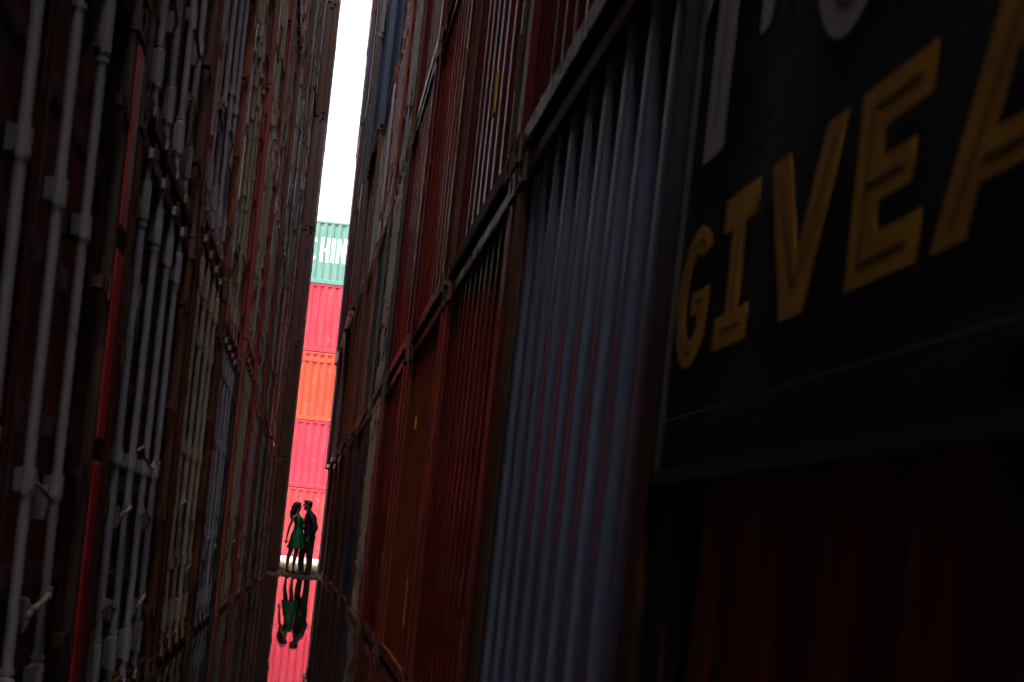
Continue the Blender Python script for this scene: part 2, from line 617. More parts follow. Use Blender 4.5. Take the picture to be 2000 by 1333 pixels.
# colour, rods, post colour
LT = {
    (0, 1): ('maroon', 'grey', 'dark brown'), (0, 2): ('maroon', 'grey', 'maroon'),  # bottom frame painted dark to stand for its red post's shaded side
    (1, 1): ('dark brown', 'lavender', 'rusty brown'), (1, 2): ('dark brown', 'grey', 'rusty brown'),
    (2, 1): ('charcoal', 'cream', 'rusty brown'), (2, 2): ('dark red', 'lavender', 'orange'),
    (2, 3): ('maroon', 'lavender', 'orange'),
    (3, 1): ('charcoal', 'lavender', 'charcoal'), (3, 2): ('charcoal', 'cream', 'bright red'), (3, 3): ('maroon', 'cream', 'maroon'),
    (4, 1): ('dark red', 'cream', 'orange'), (4, 2): ('dark red', 'cream', 'bright red'), (4, 3): ('maroon', 'cream', 'dark red'),
    (4, 4): ('dark red', 'lavender', 'bright red'),
    (5, 1): ('maroon', 'grey', 'bright red'), (5, 2): ('bright red', 'grey', 'bright red'), (5, 3): ('bright red', 'rusty', 'orange'),
    (5, 4): ('maroon', 'lavender', 'bright red'),
    (6, 1): ('dark brown', 'rusty', 'dark brown'), (6, 2): ('rusty brown', 'rusty', 'rusty brown'), (6, 3): ('maroon', 'grey', 'maroon'),
    (7, 1): ('charcoal', 'rusty', 'dark brown'), (7, 2): ('dark red', 'cream', 'maroon'), (7, 3): ('grey', 'rusty', 'grey'),
    (8, 1): ('maroon', 'rusty', 'maroon'), (8, 2): ('maroon', 'lavender', 'maroon'), (8, 3): ('rusty brown', 'cream', 'rusty brown'),
    (9, 1): ('dark brown', 'rusty', 'dark brown'), (9, 2): ('rusty brown', 'rusty', 'rusty brown'), (9, 4): ('rusty brown', 'grey', 'rusty brown'), (9, 3): ('maroon', 'grey', 'maroon'),
    (10, 1): ('rusty brown', 'rusty', 'rusty brown'), (10, 2): ('rusty brown', 'rusty', 'rusty brown'), (10, 3): ('maroon', 'rusty', 'maroon'),
    (10, 4): ('maroon', 'rusty', 'maroon'), (10, 5): ('rusty brown', 'rusty', 'rusty brown'), (10, 6): ('maroon', 'rusty', 'maroon'),
}
cols_any = ['maroon', 'dark red', 'rusty brown', 'orange', 'charcoal', 'slate blue', 'dark brown', 'bright red', 'grey', 'dark teal']
cols_left = ['maroon', 'dark red', 'rusty brown', 'dark brown', 'charcoal', 'maroon', 'bright red']
cols_dark = ['charcoal', 'dark brown', 'navy blue', 'maroon']  # for unseen stacks only, picked dark to cut bounced light
for i in range(-8, NL):  # negative indices run on unseen behind the camera, lengthened to cut light
    y0 = 4.72 + STEP * (i - 1)
    yc = y0 + W2
    z = -0.02
    nrow = 7 if i >= 6 else 6  # unseen seventh row added to keep sun off the right stack
    topv = CAM_H + 1060 * (y0 + 2.5) / 2350
    for row in range(1, nrow + 1):
        c, rods, post = LT.get((i, row), (rnd.choice(cols_left if i > 0 else cols_dark), rnd.choice(['grey', 'cream', 'rusty', 'lavender']), None))
        sz = 1.10 if (i, row) in ((2, 1), (4, 1), (7, 2)) else (1.115 if (i, row) == (0, 1) else 1.0)
        x = -interp(XL, yc) + rnd.uniform(-0.012, 0.012) - (0.03 if row > 2 and rnd.random() < 0.3 else 0)
        if i == 10:
            x = -0.462 + 0.004 * (row % 2)
        n = NL - i
        lab = f"{c} container with {rods} lock rods, {ORD[row]} up in {NTH[n]} left stack back from couple"
        if (i, row) == (0, 1):
            lab = 'maroon container with a bright red post strip, nearest at left, bottom of its stack'
        if (i, row) == (1, 1):
            lab = 'dark brown container with white letters behind lavender rods, bottom of second nearest left stack'
        seen = z < topv and i >= 0
        pc = post
        # slight sideways slack between stacks
        loc = (x, yc + rnd.uniform(-0.015, 0.015), z)
        vr = 0 if i == 0 else (1 if i == 1 and row == 1 else rnd.randrange(4))
        if seen:
            rt = door_container(loc, R(90), c, rods, lab, GL, vr, rnd.randrange(2), pc, True, sz, vary=not (row == 1 and i < 2))
            LT[(i, row, 'o')] = rt
        else:
            rt = end_container(loc, R(90), c, lab.replace(f' with {rods} lock rods', ''), GL, 0.235, None, sz)
        z += H * sz + 0.008

# ------------------------------------------------------------------ right row: mostly corrugated front ends
XR = [(0, 0.735), (7.6, 0.735), (10, 0.71), (12.6, 0.69), (15, 0.66), (17.6, 0.63), (20, 0.60), (22.6, 0.565), (25, 0.53), (27.6, 0.50), (30, 0.49)]
NR = 12
RT = {   # colour, kind (end / rods), pitch, post colour
    (0, 1): ('rust red', 'end', 0.275, 'dark brown'),
    (0, 2): ('maroon', 'end', 0.20, None),
    (1, 1): ('slate blue', 'end', 0.235, 'dark brown'), (1, 2): ('maroon', 'end', 0.20, None),
    (2, 1): ('dark red', 'end', 0.20, None), (2, 2): ('glossy maroon', 'end', 0.235, 'rusty brown'),
    (3, 1): ('orange', 'end', 0.20, None), (3, 2): ('bright red', 'end', 0.235, 'maroon'), (3, 3): ('dark red', 'end', 0.235, 'rusty brown'),
    (4, 1): ('dark red', 'end', 0.20, 'dark red'), (4, 2): ('bright red', 'end', 0.235, 'maroon'), (4, 3): ('glossy maroon', 'end', 0.20, None),
    (5, 1): ('dark red', 'cream', 0, 'dark red'), (5, 2): ('dark brown', 'cream', 0, 'charcoal'), (5, 3): ('orange', 'grey', 0, 'rusty brown'),
    (6, 1): ('navy blue', 'end', 0.235, 'charcoal'), (6, 2): ('dark teal', 'end', 0.20, 'grey'), (6, 3): ('rusty brown', 'grey', 0, 'bright red'),
    (6, 4): ('dark red', 'grey', 0, 'maroon'),
    (7, 1): ('rusty brown', 'end', 0.235, None), (7, 2): ('dark teal', 'end', 0.235, 'orange'), (7, 3): ('pale grey', 'end', 0.20, 'pale grey'),
    (7, 4): ('blue', 'end', 0.20, 'blue'),
    (8, 1): ('dark brown', 'end', 0.235, None), (8, 2): ('orange', 'end', 0.235, 'rusty brown'), (8, 3): ('rusty brown', 'rusty', 0, None),
    (8, 4): ('navy blue', 'end', 0.235, None),
    (9, 1): ('charcoal', 'end', 0.235, None), (9, 2): ('rusty brown', 'end', 0.235, None), (9, 3): ('maroon', 'end', 0.20, None), (9, 4): ('charcoal', 'rusty', 0, None),
    (10, 1): ('dark brown', 'end', 0.235, None), (10, 3): ('rusty brown', 'end', 0.235, None), (10, 4): ('navy blue', 'rusty', 0, None), (10, 5): ('maroon', 'end', 0.2, None),
    (11, 1): ('charcoal', 'rusty', 0, None), (11, 2): ('charcoal', 'rusty', 0, None), (11, 3): ('navy blue', 'end', 0.235, None),
    (11, 4): ('maroon', 'end', 0.235, None), (11, 5): ('blue', 'rusty', 0, None), (11, 6): ('maroon', 'end', 0.2, None),
}
XLAST = {8: [0, .58, .56, .55, .50, .49, .48], 9: [0, .555, .52, .42, .41, .41, .41], 10: [0, .53, .46, .40, .40, .39, .38], 11: [0, .470, .395, .345, .335, .315, .30]}
RO = {}
for i in range(-7, NR):  # stacks with negative index are unseen, extended to hold off light from behind
    y0 = 0.10 + STEP * i
    yc = y0 + W2
    z = -0.02
    topv = CAM_H + 1060 * (y0 + 2.5) / 2350
    for row in range(1, 7):
        c, kind, pitch, post = RT.get((i, row), (rnd.choice(cols_any if i >= 0 else cols_dark), rnd.choice(['end', 'end', 'rusty', 'grey']), 0.235, None))
        x = interp(XR, yc) + rnd.uniform(-0.008, 0.008)
        if i in XLAST:
            x = XLAST[i][row]
        dy = rnd.uniform(-0.02, 0.02)
        if i == 0:
            x, dy = 0.748, 0.045
        if i in (1, 2) and row == 1:
            x, dy = 0.735, 0
        if row == 2 and i <= 3:
            dy = 0.17
        n = NR - i
        place = f"{ORD[row]} up in {NTH[n]} right stack back from couple"
        if kind == 'end':
            lab = f"{c} corrugated container end, {place}"
        else:
            lab = f"{c} container with {kind} lock rods, {place}"
        special = {(0, 1): 'rust red container with corrugated end under the dark banner, nearest at right',
                   (1, 1): 'slate blue corrugated container end between the banner and the dark red end',
                   (2, 2): 'glossy maroon corrugated container end with yellow stickers, above the dark red end'}
        lab = special.get((i, row), lab)
        loc = (x, yc + dy, z)
        seen = z < topv and i >= 0
        if kind == 'end' or not seen:
            lab = lab.replace(f' with {kind} lock rods', ' end')
            rt = end_container(loc, R(-90), c, lab, GR, pitch or 0.235, post)
        else:
            rt = door_container(loc, R(-90), c, kind, lab, GR, rnd.randrange(4), rnd.randrange(2), post, True)
        RO[(i, row)] = rt
        z += H + 0.008

# ------------------------------------------------------------------ stickers, marks and lettering on the containers


def sticker(root, x, z, w, h, mt, shape='box', y=0.026, pitch=0.235):
    b = MB()
    y += min(noise.noise(Vector((xx * 1.3, zz * 0.9, pitch * 31))) for xx in (x - w / 2, x, x + w / 2) for zz in (z, z + h / 2, z + h)) * 0.008 - 0.0005
    if shape == 'box':
        b.bbox(x - w / 2, x + w / 2, y - 0.0032, y - 0.0005 + 0.012, z, z + h, 0.001)
    else:
        b.add([(x - w / 2, y - 0.003, z), (x + w / 2, y - 0.003, z), (x, y - 0.003, z + h),
               (x - w / 2, y + 0.01, z), (x + w / 2, y + 0.01, z), (x, y + 0.01, z + h)],
              [(0, 1, 2), (5, 4, 3), (0, 3, 4, 1), (1, 4, 5, 2), (2, 5, 3, 0)])
    return link('sticker', b.mesh('sticker'), mt, root)


def flat_x(pitch, want):
    """nearest outer flat of the corrugation, so a sticker sits on a rib"""
    n = max(1, round(2 * PX / pitch))
    p = 2 * PX / n
    best = min(range(n), key=lambda i: abs(-PX + (i + 0.48) * p - want))
    return -PX + (best + 0.48) * p


def right_local(i, row, wy, wz):
    """world y, z on the right wall -> local x, z of that container"""
    o = RO[(i, row)]
    return -(wy - o.location.y), wz - o.location.z


for (i, row, wy, wz, w, h, kind) in (
        (2, 2, 6.36, 3.20, 0.075, 0.22, 'yb'), (2, 2, 5.62, 3.12, 0.075, 0.15, 'tri'), (3, 1, 8.95, 1.80, 0.07, 0.10, 'yb'),
        (3, 1, 8.20, 0.38, 0.06, 0.32, 'strip'), (2, 1, 5.42, 0.30, 0.06, 0.34, 'strip'), (4, 1, 10.5, 0.72, 0.06, 0.24, 'dash'),
        (4, 2, 11.75, 4.95, 0.06, 0.26, 'white'), (3, 3, 8.6, 5.3, 0.08, 0.14, 'green')):
    o = RO[(i, row)]
    pitch = RT[(i, row)][2]
    lx, lz = right_local(i, row, wy, wz)
    lx = flat_x(pitch, lx)
    if kind == 'yb':
        s = sticker(o, lx, lz, w, h, YELLOW, pitch=pitch)
        s['label'] = 'yellow sticker'
        sticker(o, lx + 0.01, lz + h * 0.12, w * 0.5, h * 0.14, BLACKST, y=0.0225, pitch=pitch)
    elif kind == 'tri':
        sticker(o, lx, lz, w, h, YELLOW, 'tri', pitch=pitch)
        sticker(o, lx, lz - 0.045, w, 0.04, BLACKST, pitch=pitch)
        sticker(o, lx + 0.0, lz + h * 0.62, w * 0.7, h * 0.7, BLACKST, y=0.0225, pitch=pitch)
    elif kind == 'strip':
        sticker(o, lx, lz, w, h * 0.68, YELLOW, pitch=pitch)
        sticker(o, lx, lz + h * 0.72, w, h * 0.28, YELLOW, 'tri', pitch=pitch)
    elif kind == 'dash':
        for k in range(6):
            sticker(o, lx, lz + k * h / 6, w * 0.8, h / 6 * (0.55 if k % 2 else 0.75), YELLOW, pitch=pitch)
    elif kind == 'white':
        sticker(o, lx, lz, w, h, WHITEP, pitch=pitch)  # white upright mark of unknown cause, built like a sticker
    else:
        sticker(o, lx, lz, w, h, GREENP, 'tri', pitch=pitch)


def place_letter(name, me, mats, origin, axis, parent=None):
    """axis 'R' right wall, 'L' left wall, 'F' far wall"""
    o = link(name, me, mats)
    if axis == 'R':
        rot = Matrix(((0, 0, -1), (-1, 0, 0), (0, 1, 0)))
    elif axis == 'L':
        rot = Matrix(((0, 0, 1), (1, 0, 0), (0, 1, 0)))
    else:
        rot = Matrix(((1, 0, 0), (0, 0, -1), (0, 1, 0)))
    mw = rot.to_4x4()
    mw.translation = Vector(origin)
    if parent:
        o.parent = parent
        par = Matrix.LocRotScale(parent.location, parent.rotation_euler, parent.scale)
        o.matrix_parent_inverse = par.inverted()
    o.matrix_basis = mw
    return o


def rect(x0, x1, y0, y1):
    return [(x0, y0), (x1, y0), (x1, y1), (x0, y1)]


def ell(cx, cy, rx, ry, n=28, a0=0, a1=360):
    return [(cx + rx * math.cos(R(a0 + (a1 - a0) * i / n)), cy + ry * math.sin(R(a0 + (a1 - a0) * i / n))) for i in range(n)]


# the near maroon container's bright red door post, in lengths between its hinges
rc = LT[(0, 1, 'o')]
for (za, zb2) in ((0.16, 1.02), (1.10, 1.74), (1.82, H - 0.16)):
    b = MB()
    b.bbox(W2 - 0.135, W2 - 0.002, -0.006, 0.003, za, zb2, 0.003)
    link('post_strip', b.mesh('post_strip'), paint('vivid_red', (0.50, 0.010, 0.014), 0.35, 0.15), rc)
# frayed twine tied across three rods of the next container
b = MB()
xr = LT[(1, 1, 'o')].location.x + 0.0
y_c = LT[(1, 1, 'o')].location.y
rg = random.Random(3)
pp = []
for k in range(26):
    t = k / 25
    pp.append((xr - 0.008 + 0.010 * math.sin(t * 15), y_c - 0.30 + 0.95 * t, 1.235 + 0.035 * math.sin(t * 9) - 0.05 * t + rg.uniform(-.008, .008)))
b.tube(pp, 0.006, 6)
b.tube([(p[0] + 0.004, p[1] * 1.0, p[2] + 0.012 * math.sin(i_ * 1.3)) for i_, p in enumerate(pp[8:])], 0.005, 6)
rp = link('rope', b.mesh('rope', True), simple('orange_twine', (0.38, 0.16, 0.07), 0.8, 60, 0.4))
rp['label'] = 'frayed orange twine tied across the lavender rods of the near left container'
rp['category'] = 'rope'

# white lettering behind the rods of the near brown container
lc = LT[(1, 1, 'o')]
hh, ww, t_ = 0.26, 0.17, 0.045
gl_H = [[(0, 0), (t_, 0), (t_, hh * .42), (ww - t_, hh * .42), (ww - t_, 0), (ww, 0), (ww, hh), (ww - t_, hh), (ww - t_, hh * .6), (t_, hh * .6), (t_, hh), (0, hh)]]
gl_M = [[(0, 0), (t_, 0), (t_, hh * .62), (ww / 2, hh * .2), (ww - t_, hh * .62), (ww - t_, 0), (ww, 0), (ww, hh), (ww - t_, hh), (ww / 2, hh * .5), (t_, hh), (0, hh)]]
xf = lc.location.x - 0.052
place_letter('letter', outline_mesh('letter', gl_H, 0.004), DIMWHITE, (xf, 5.13, 1.72), 'L', lc)
place_letter('letter', outline_mesh('letter', gl_M, 0.004), DIMWHITE, (xf, 5.36, 1.72), 'L', lc)

# ------------------------------------------------------------------ banner with lettering on the nearest right container
BX = 0.735
ban = empty('banner', (BX, 1.25, 1.13), 0, 'dark banner with amber GIVE A and white lettering at the right edge', 'banner')
BANM = simple('dark_tarpaulin', (0.016, 0.016, 0.018), 0.55, 14, 0.35, 0.3, 0.35)
AMBER = simple('amber_print', (0.60, 0.26, 0.025), 0.55, 9, 0.45, 0.15, 0.3)
PALEP = simple('pale_lilac_print', (0.50, 0.42, 0.50), 0.55, 22, 0.2, 0.15, 0.3)
INL = simple('inline_dark', (0.05, 0.035, 0.03), 0.6, 40, 0.3)


def ban_local(o):
    o.parent = ban
    o.matrix_parent_inverse = Matrix.Translation(ban.location).inverted()
    return o


b = MB()                   # tarpaulin: gently rippled sheet with thickness
ny, nz = 60, 36
Y0, Y1, Z0, Z1 = 0.02, 2.556, 1.145, 2.56


def ban_x(y, z):
    return BX - 0.0035 + 0.0022 * math.sin(y * 7 + z * 2.2) + 0.003 * noise.noise(Vector((y * 3, z * 1.3, 4)))


vs = []
for k in range(nz + 1):
    for j in range(ny + 1):
        y, z = Y0 + (Y1 - Y0) * j / ny, Z0 + (Z1 - Z0) * k / nz
        vs.append((ban_x(y, z) + 0.008, y, z))
fs = [(k * (ny + 1) + j, k * (ny + 1) + j + 1, (k + 1) * (ny + 1) + j + 1, (k + 1) * (ny + 1) + j) for k in range(nz) for j in range(ny)]
b.add(vs, fs)
b.box(BX + 0.012, BX + 0.016, Y0, Y1, Z0, Z1)
ban_local(link('tarpaulin', b.mesh('tarpaulin', True), BANM))
b = MB()
FRM = simple('dark_green_frame', (0.016, 0.018, 0.013), 0.6, 12, 0.4, 0.2)
b.box(BX - 0.004, BX + 0.012, Y0 - 0.03, Y1 + 0.012, Z0 - 0.032, Z0 - 0.001)
b.box(BX - 0.014, BX + 0.02, Y0 - 0.03, Y1 + 0.012, Z1 + 0.001, Z1 + 0.04)
b.box(BX - 0.006, BX + 0.012, Y1 + 0.0005, Y1 + 0.03, Z0 - 0.0005, Z1 + 0.0005)
ban_local(link('banner_frame', b.mesh('banner_frame'), FRM))
b = MB()
b.tube([(BX - 0.002, Y0, Z0 + 0.10), (BX - 0.002, 1.3, Z0 + 0.095), (BX - 0.002, Y1 - 0.02, Z0 + 0.10)], 0.003, 8)
ban_local(link('cord', b.mesh('cord'), FRM))


def blet(loops, mt, s0, h0, inline=None):
    """letter on the banner: s0 metres right of the banner's left end, h0 height"""
    me = outline_mesh('letter', loops, 0.0006)
    o = place_letter('letter', me, mt, (BX - 0.0022, 2.60 - s0, h0), 'R')
    ban_local(o)
    if inline:
        for lp in inline:
            q = place_letter('letter_inline', outline_mesh('letter_inline', [lp], 0.0004), INL, (BX - 0.0030, 2.60 - s0, h0), 'R')
            q.parent = o
            q.matrix_parent_inverse = (Matrix.Translation(ban.location).inverted() @ o.matrix_basis).inverted() @ Matrix.Translation(ban.location).inverted()
            q.matrix_parent_inverse = o.matrix_basis.inverted()
    return o


def arc(cx, cy, rx, ry, a0, a1, n=20):
    return [(cx + rx * math.cos(R(a0 + (a1 - a0) * i / n)), cy + ry * math.sin(R(a0 + (a1 - a0) * i / n))) for i in range(n + 1)]


lh = 0.285
# G
gx, gy, rx, ry = 0.118, lh / 2, 0.105, lh / 2
G = arc(gx, gy, rx, ry, 38, 322, 30) + [(0.208, 0.150), (0.105, 0.150), (0.105, 0.105), (0.150, 0.105), (0.150, 0.085)] + arc(gx, gy, rx * .45, ry * .62, 300, 60, 24)
Gi = arc(gx, gy, rx * .72, ry * .81, 60, 280, 24) + arc(gx, gy, rx * .67, ry * .78, 280, 60, 24)
blet([G], AMBER, 0.062, 1.345, [Gi, rect(0.125, 0.180, 0.125, 0.130)])
# I with slabs
w = 0.165
Ig = [(0, 0), (w, 0), (w, .062), (w * .69, .062), (w * .69, lh - .062), (w, lh - .062), (w, lh), (0, lh), (0, lh - .062), (w * .31, lh - .062), (w * .31, .062), (0, .062)]
blet([Ig], AMBER, 0.325, 1.355, [rect(.035, w - .035, .030, .035), rect(w / 2 - .003, w / 2 + .003, .06, lh - .05)])
# V
w = 0.29
V = [(0, lh), (0.075, lh), (w / 2, .105), (w - .075, lh), (w, lh), (w / 2 + .045, 0), (w / 2 - .045, 0)]
blet([V], AMBER, 0.545, 1.355, [[(.036, lh - .03), (.042, lh - .03), (w / 2 + .003, .045), (w / 2 - .003, .045)], [(w - .042, lh - .03), (w - .036, lh - .03), (w / 2 + .005, .05), (w / 2 - .001, .05)]])
# E
w = 0.20
Eg = [(0, 0), (w, 0), (w, .068), (.078, .068), (.078, .113), (w * .84, .113), (w * .84, .172), (.078, .172), (.078, lh - .068), (w, lh - .068), (w, lh), (0, lh)]
blet([Eg], AMBER, 0.88, 1.355, [rect(.034, .039, .03, lh - .03), rect(.042, w - .03, .030, .035), rect(.042, w - .03, lh - .035, lh - .030), rect(.042, w * .7, .140, .145)])
# A
w = 0.31
A = [(0, 0), (.08, 0), (.098, .062), (w - .098, .062), (w - .08, 0), (w, 0), (w / 2 + .045, lh), (w / 2 - .045, lh)]
Ah = [(.118, .118), (w - .118, .118), (w / 2, lh - .075)]
blet([A, Ah], AMBER, 1.115, 1.355, [[(.040, .02), (.046, .02), (w / 2 - .002, lh - .03), (w / 2 - .008, lh - .03)], rect(.10, w - .10, .086, .091)])
# upper line: 1 ' 0 in pale print
hh2 = 0.56
one = [(0.085, 0), (0.205, 0.0), (0.205, hh2), (0.05, hh2), (0.0, 0.45), (0.0, 0.325), (0.085, 0.40)]
blet([one], PALEP, 0.055, 1.765, [rect(.140, .146, .06, hh2 - .06)])
apo = [(0.0, 0.0), (0.045, 0.0), (0.12, 0.19), (0.12, 0.40), (0.0, 0.40)]
blet([apo], PALEP, 0.405, 1.925, [[(.045, .06), (.05, .06), (.08, .17), (.075, .17)]])
oh = [ell(0.155, hh2 / 2, 0.155, hh2 / 2, 40), ell(0.155, hh2 / 2, 0.062, hh2 / 2 - .09, 30)]
Oi = arc(0.155, hh2 / 2, .112, hh2 / 2 - .048, 200, 340, 24) + arc(0.155, hh2 / 2, .106, hh2 / 2 - .054, 340, 200, 24)
blet(oh, PALEP, 0.635, 1.765, [Oi])

# ------------------------------------------------------------------ far stack: five containers, long side to the lane
LONG = 12.19
FY = 45.3
FAR = [('pinkish red', (0.42, 0.030, 0.040)), ('crimson', (0.43, 0.020, 0.042)), ('orange', (0.50, 0.050, 0.022)),
       ('crimson red', (0.42, 0.022, 0.040)), ('teal green', (0.105, 0.225, 0.195))]
FH = [2.60, 2.55, 2.59, 2.56, 2.37]
FLAB = ['pinkish red container at the bottom of the far stack, behind the couple',
        'crimson container, second from the ground in the far stack, under the orange one',
        'bright orange container, third from the ground in the far stack',
        'crimson container between the orange and the teal containers of the far stack',
        'teal container with white CHINA lettering on top of the far stack']


def side_profile(x0, x1):
    return corr_profile(x0, x1, 0.278, 0.02, 0.056)


def side_container(k, z):
    nm, col = FAR[k]
    h = FH[k]
    x0 = -7.0
    mt = paint('sun_faded_' + nm.replace(' ', '_'), col, 0.42, 0.42, rustcol=tuple(c * 0.62 + 0.05 for c in col), bump=0.2)
    root = empty('shipping_container', (0, FY, z), 0, FLAB[k], 'shipping container', 'containers in the far stack')
    x1 = x0 + LONG
    b = MB()
    b.bbox(x0, x0 + 0.15, 0.002, 0.15, 0.12, h - 0.12, 0.01)
    b.bbox(x1 - 0.15, x1, 0.002, 0.15, 0.12, h - 0.12, 0.01)
    b.bbox(x0 + 0.18, x1 - 0.18, 0.012, 0.07, 0.02, 0.17, 0.006)        # bottom rail
    b.bbox(x0 + 0.18, x1 - 0.18, 0.012, 0.07, h - 0.075, h - 0.005, 0.006)  # top rail
    b.box(x0 + 0.15, x1 - 0.15, 0.075, 2.40, h - 0.06, h - 0.04)
    b.box(x0 + 0.15, x1 - 0.15, 0.075, 2.40, 0.10, 0.13)
    b.box(x0, x0 + 0.04, 0.151, 2.43, 0.0, h)
    b.box(x1 - 0.04, x1, 0.151, 2.43, 0.0, h)
    b.box(x0 + 0.05, x1 - 0.05, 2.401, 2.43, 0.0, h)
    link('frame', b.mesh('frame'), mt, root)
    pts = side_profile(x0 + 0.15, x1 - 0.15)
    z0, z1 = 0.17, h - 0.075
    nz = 8
    vs, fs = [], []
    kk = len(pts)
    for r_ in range(nz + 1):
        zz = z0 + (z1 - z0) * r_ / nz
        for (x, y) in pts:
            vs.append((x, y + 0.012 * noise.noise(Vector((x * 0.8, zz * 0.9, k * 7))) * (0 if r_ in (0, nz) else 1), zz))
    for r_ in range(nz):
        for j in range(kk - 1):
            fs.append((r_ * kk + j, r_ * kk + j + 1, (r_ + 1) * kk + j + 1, (r_ + 1) * kk + j))
    b = MB()
    b.add(vs, fs)
    link('corrugated_panel', b.mesh('corrugated_panel'), mt, root)
    for x in (x0 + 0.089, x1 - 0.089):
        for zz in (0.0, h - 0.118):
            link('corner_casting', CAST, [mt, HOLE], root, (x, 0.0, zz))
    if k == 2:     # repair band riveted under the top rail
        b = MB()
        b.bbox(x0 + 0.2, x1 - 0.2, 0.004, 0.018, h - 0.36, h - 0.20, 0.004)
        link('band', b.mesh('band'), mt, root)
    if k == 0:     # diagonal scrape seen right of the couple
        pass
    return root


z = 0.03
froots = []
for k in range(5):
    froots.append((side_container(k, z), z))
    z += FH[k] + 0.006

# CHINA lettering painted over the ribs of the teal container


def conform(me, x_off):
    pts = side_profile(-6.85, 5.04)
    bm = bmesh.new()
    bm.from_mesh(me)
    for (px, _) in pts:
        lx = px - x_off
        geom = bm.verts[:] + bm.edges[:] + bm.faces[:]
        bmesh.ops.bisect_plane(bm, geom=geom, plane_co=(lx, 0, 0), plane_no=(1, 0, 0), dist=1e-6)
    for v in bm.verts:
        wx = v.co.x + x_off
        for (a, ya), (c2, yc2) in zip(pts, pts[1:]):
            if a <= wx <= c2:
                yy = ya + (yc2 - ya) * (wx - a) / max(1e-6, c2 - a)
                v.co.z -= yy
                break
    bm.to_mesh(me)
    bm.free()
    return me


lh3 = 0.92
t3 = 0.115
wC = 0.40
C_ = arc(0.2, lh3 / 2, 0.2, lh3 / 2, 40, 320, 28) + arc(0.2, lh3 / 2, 0.2 - t3, lh3 / 2 - t3, 312, 48, 28)
H_ = [(0, 0), (t3, 0), (t3, .38), (.34 - t3, .38), (.34 - t3, 0), (.34, 0), (.34, lh3), (.34 - t3, lh3), (.34 - t3, .52), (t3, .52), (t3, lh3), (0, lh3)]
I_ = rect(0, 0.135, 0, lh3)
N_ = [(0, 0), (t3, 0), (t3, .62), (.36 - t3 - .01, 0), (.36, 0), (.36, lh3), (.36 - t3, lh3), (.36 - t3, .32), (t3 + .01, lh3), (0, lh3)]
A_ = [(0, 0), (.12, 0), (.15, .2), (.27, .2), (.30, 0), (.42, 0), (.28, lh3), (.14, lh3)]
A_h = [(.17, .32), (.25, .32), (.21, .62)]
tealo, tz = froots[4]
for (loops, x) in (([C_], -0.95), ([H_], -0.47), ([I_], -0.055), ([N_], 0.155), ([A_, A_h], 0.59)):
    me = conform(outline_mesh('letter', loops, 0.004), x)
    place_letter('letter', me, WHITEP, (x, FY - 0.006, tz + 0.83), 'F', tealo)

# ------------------------------------------------------------------ ground and water


def gh(x, y):
    n1 = noise.fractal(Vector((x * 1.4, y * 0.9, 0)), 0.8, 2.1, 5)
    n2 = noise.noise(Vector((x * 9, y * 7, 3)))
    base = interp([(0, -0.09), (23.0, -0.07), (24.6, -0.020), (25.8, 0.000), (26.7, 0.018), (27.5, 0.026), (34, 0.030), (60, 0.028)], y)
    rough = interp([(0, 0.2), (23.5, 0.5), (24.6, 1), (29, 1), (35, 1.0), (38, 0.15), (60, 0.1)], y)
    if abs(x) > 6:
        rough *= 0.2
        base = min(base, 0.02) if y > 24 else base
    return base + rough * (0.034 * n1 + 0.011 * n2)


def axis(lo, hi, fine, far):
    a = [lo + (hi - lo) * i / fine for i in range(fine + 1)]
    return [-v for v in reversed(far)] + a + far


xs = [-2600, -800, -200, -60, -20, -8] + [-2.0 + 4.0 * i / 90 for i in range(91)] + [8, 20, 60, 200, 800, 2600]
ys = [-2600, -600, -100, -20, -8, 0, 8, 14, 18, 21] + [22.5 + 16 * i / 260 for i in range(261)] + [39.5, 41, 43, 44.8, 45.6, 48, 52, 70, 120, 300, 900, 2600]
b = MB()
nx = len(xs)
vs = [(x, y, gh(x, y)) for y in ys for x in xs]
fs = [(r_ * nx + j, r_ * nx + j + 1, (r_ + 1) * nx + j + 1, (r_ + 1) * nx + j) for r_ in range(len(ys) - 1) for j in range(nx - 1)]
b.add(vs, fs)
gm, nt, bs = new_mat('wet_dirt_and_concrete')
tc = nd(nt, 'ShaderNodeTexCoord')
sp = nd(nt, 'ShaderNodeSeparateXYZ')
nt.links.new(tc.outputs['Object'], sp.inputs[0])
nz1 = nd(nt, 'ShaderNodeTexNoise')
nz1.inputs['Scale'].default_value = 1.6
nz1.inputs['Detail'].default_value = 8
nt.links.new(tc.outputs['Object'], nz1.inputs['Vector'])
nz2 = nd(nt, 'ShaderNodeTexNoise')
nz2.inputs['Scale'].default_value = 28
nz2.inputs['Detail'].default_value = 6
nt.links.new(tc.outputs['Object'], nz2.inputs['Vector'])
yy = nd(nt, 'ShaderNodeMath', operation='MULTIPLY_ADD')
nt.links.new(nz1.outputs[0], yy.inputs[0])
yy.inputs[1].default_value = 3.0
nt.links.new(sp.outputs[1], yy.inputs[2])
dry = ramp(nt, yy.outputs[0], 35.0, 37.5)
wy_ = ramp(nt, yy.outputs[0], 29.5, 33.5)
wz_ = ramp(nt, sp.outputs[2], 0.008, 0.04)
wm_ = nd(nt, 'ShaderNodeMath', operation='MULTIPLY')
nt.links.new(wy_, wm_.inputs[0])
nt.links.new(wz_, wm_.inputs[1])
wet = wm_.outputs[0]
dirt = mixc(nt, nz2.outputs[0], (0.09, 0.055, 0.025), (0.30, 0.21, 0.10))
dirtw = mixc(nt, wet, (0.012, 0.009, 0.007), dirt)
conc = mixc(nt, nz2.outputs[0], (0.34, 0.32, 0.29), (0.46, 0.44, 0.41))
cc = mixc(nt, dry, dirtw, conc)
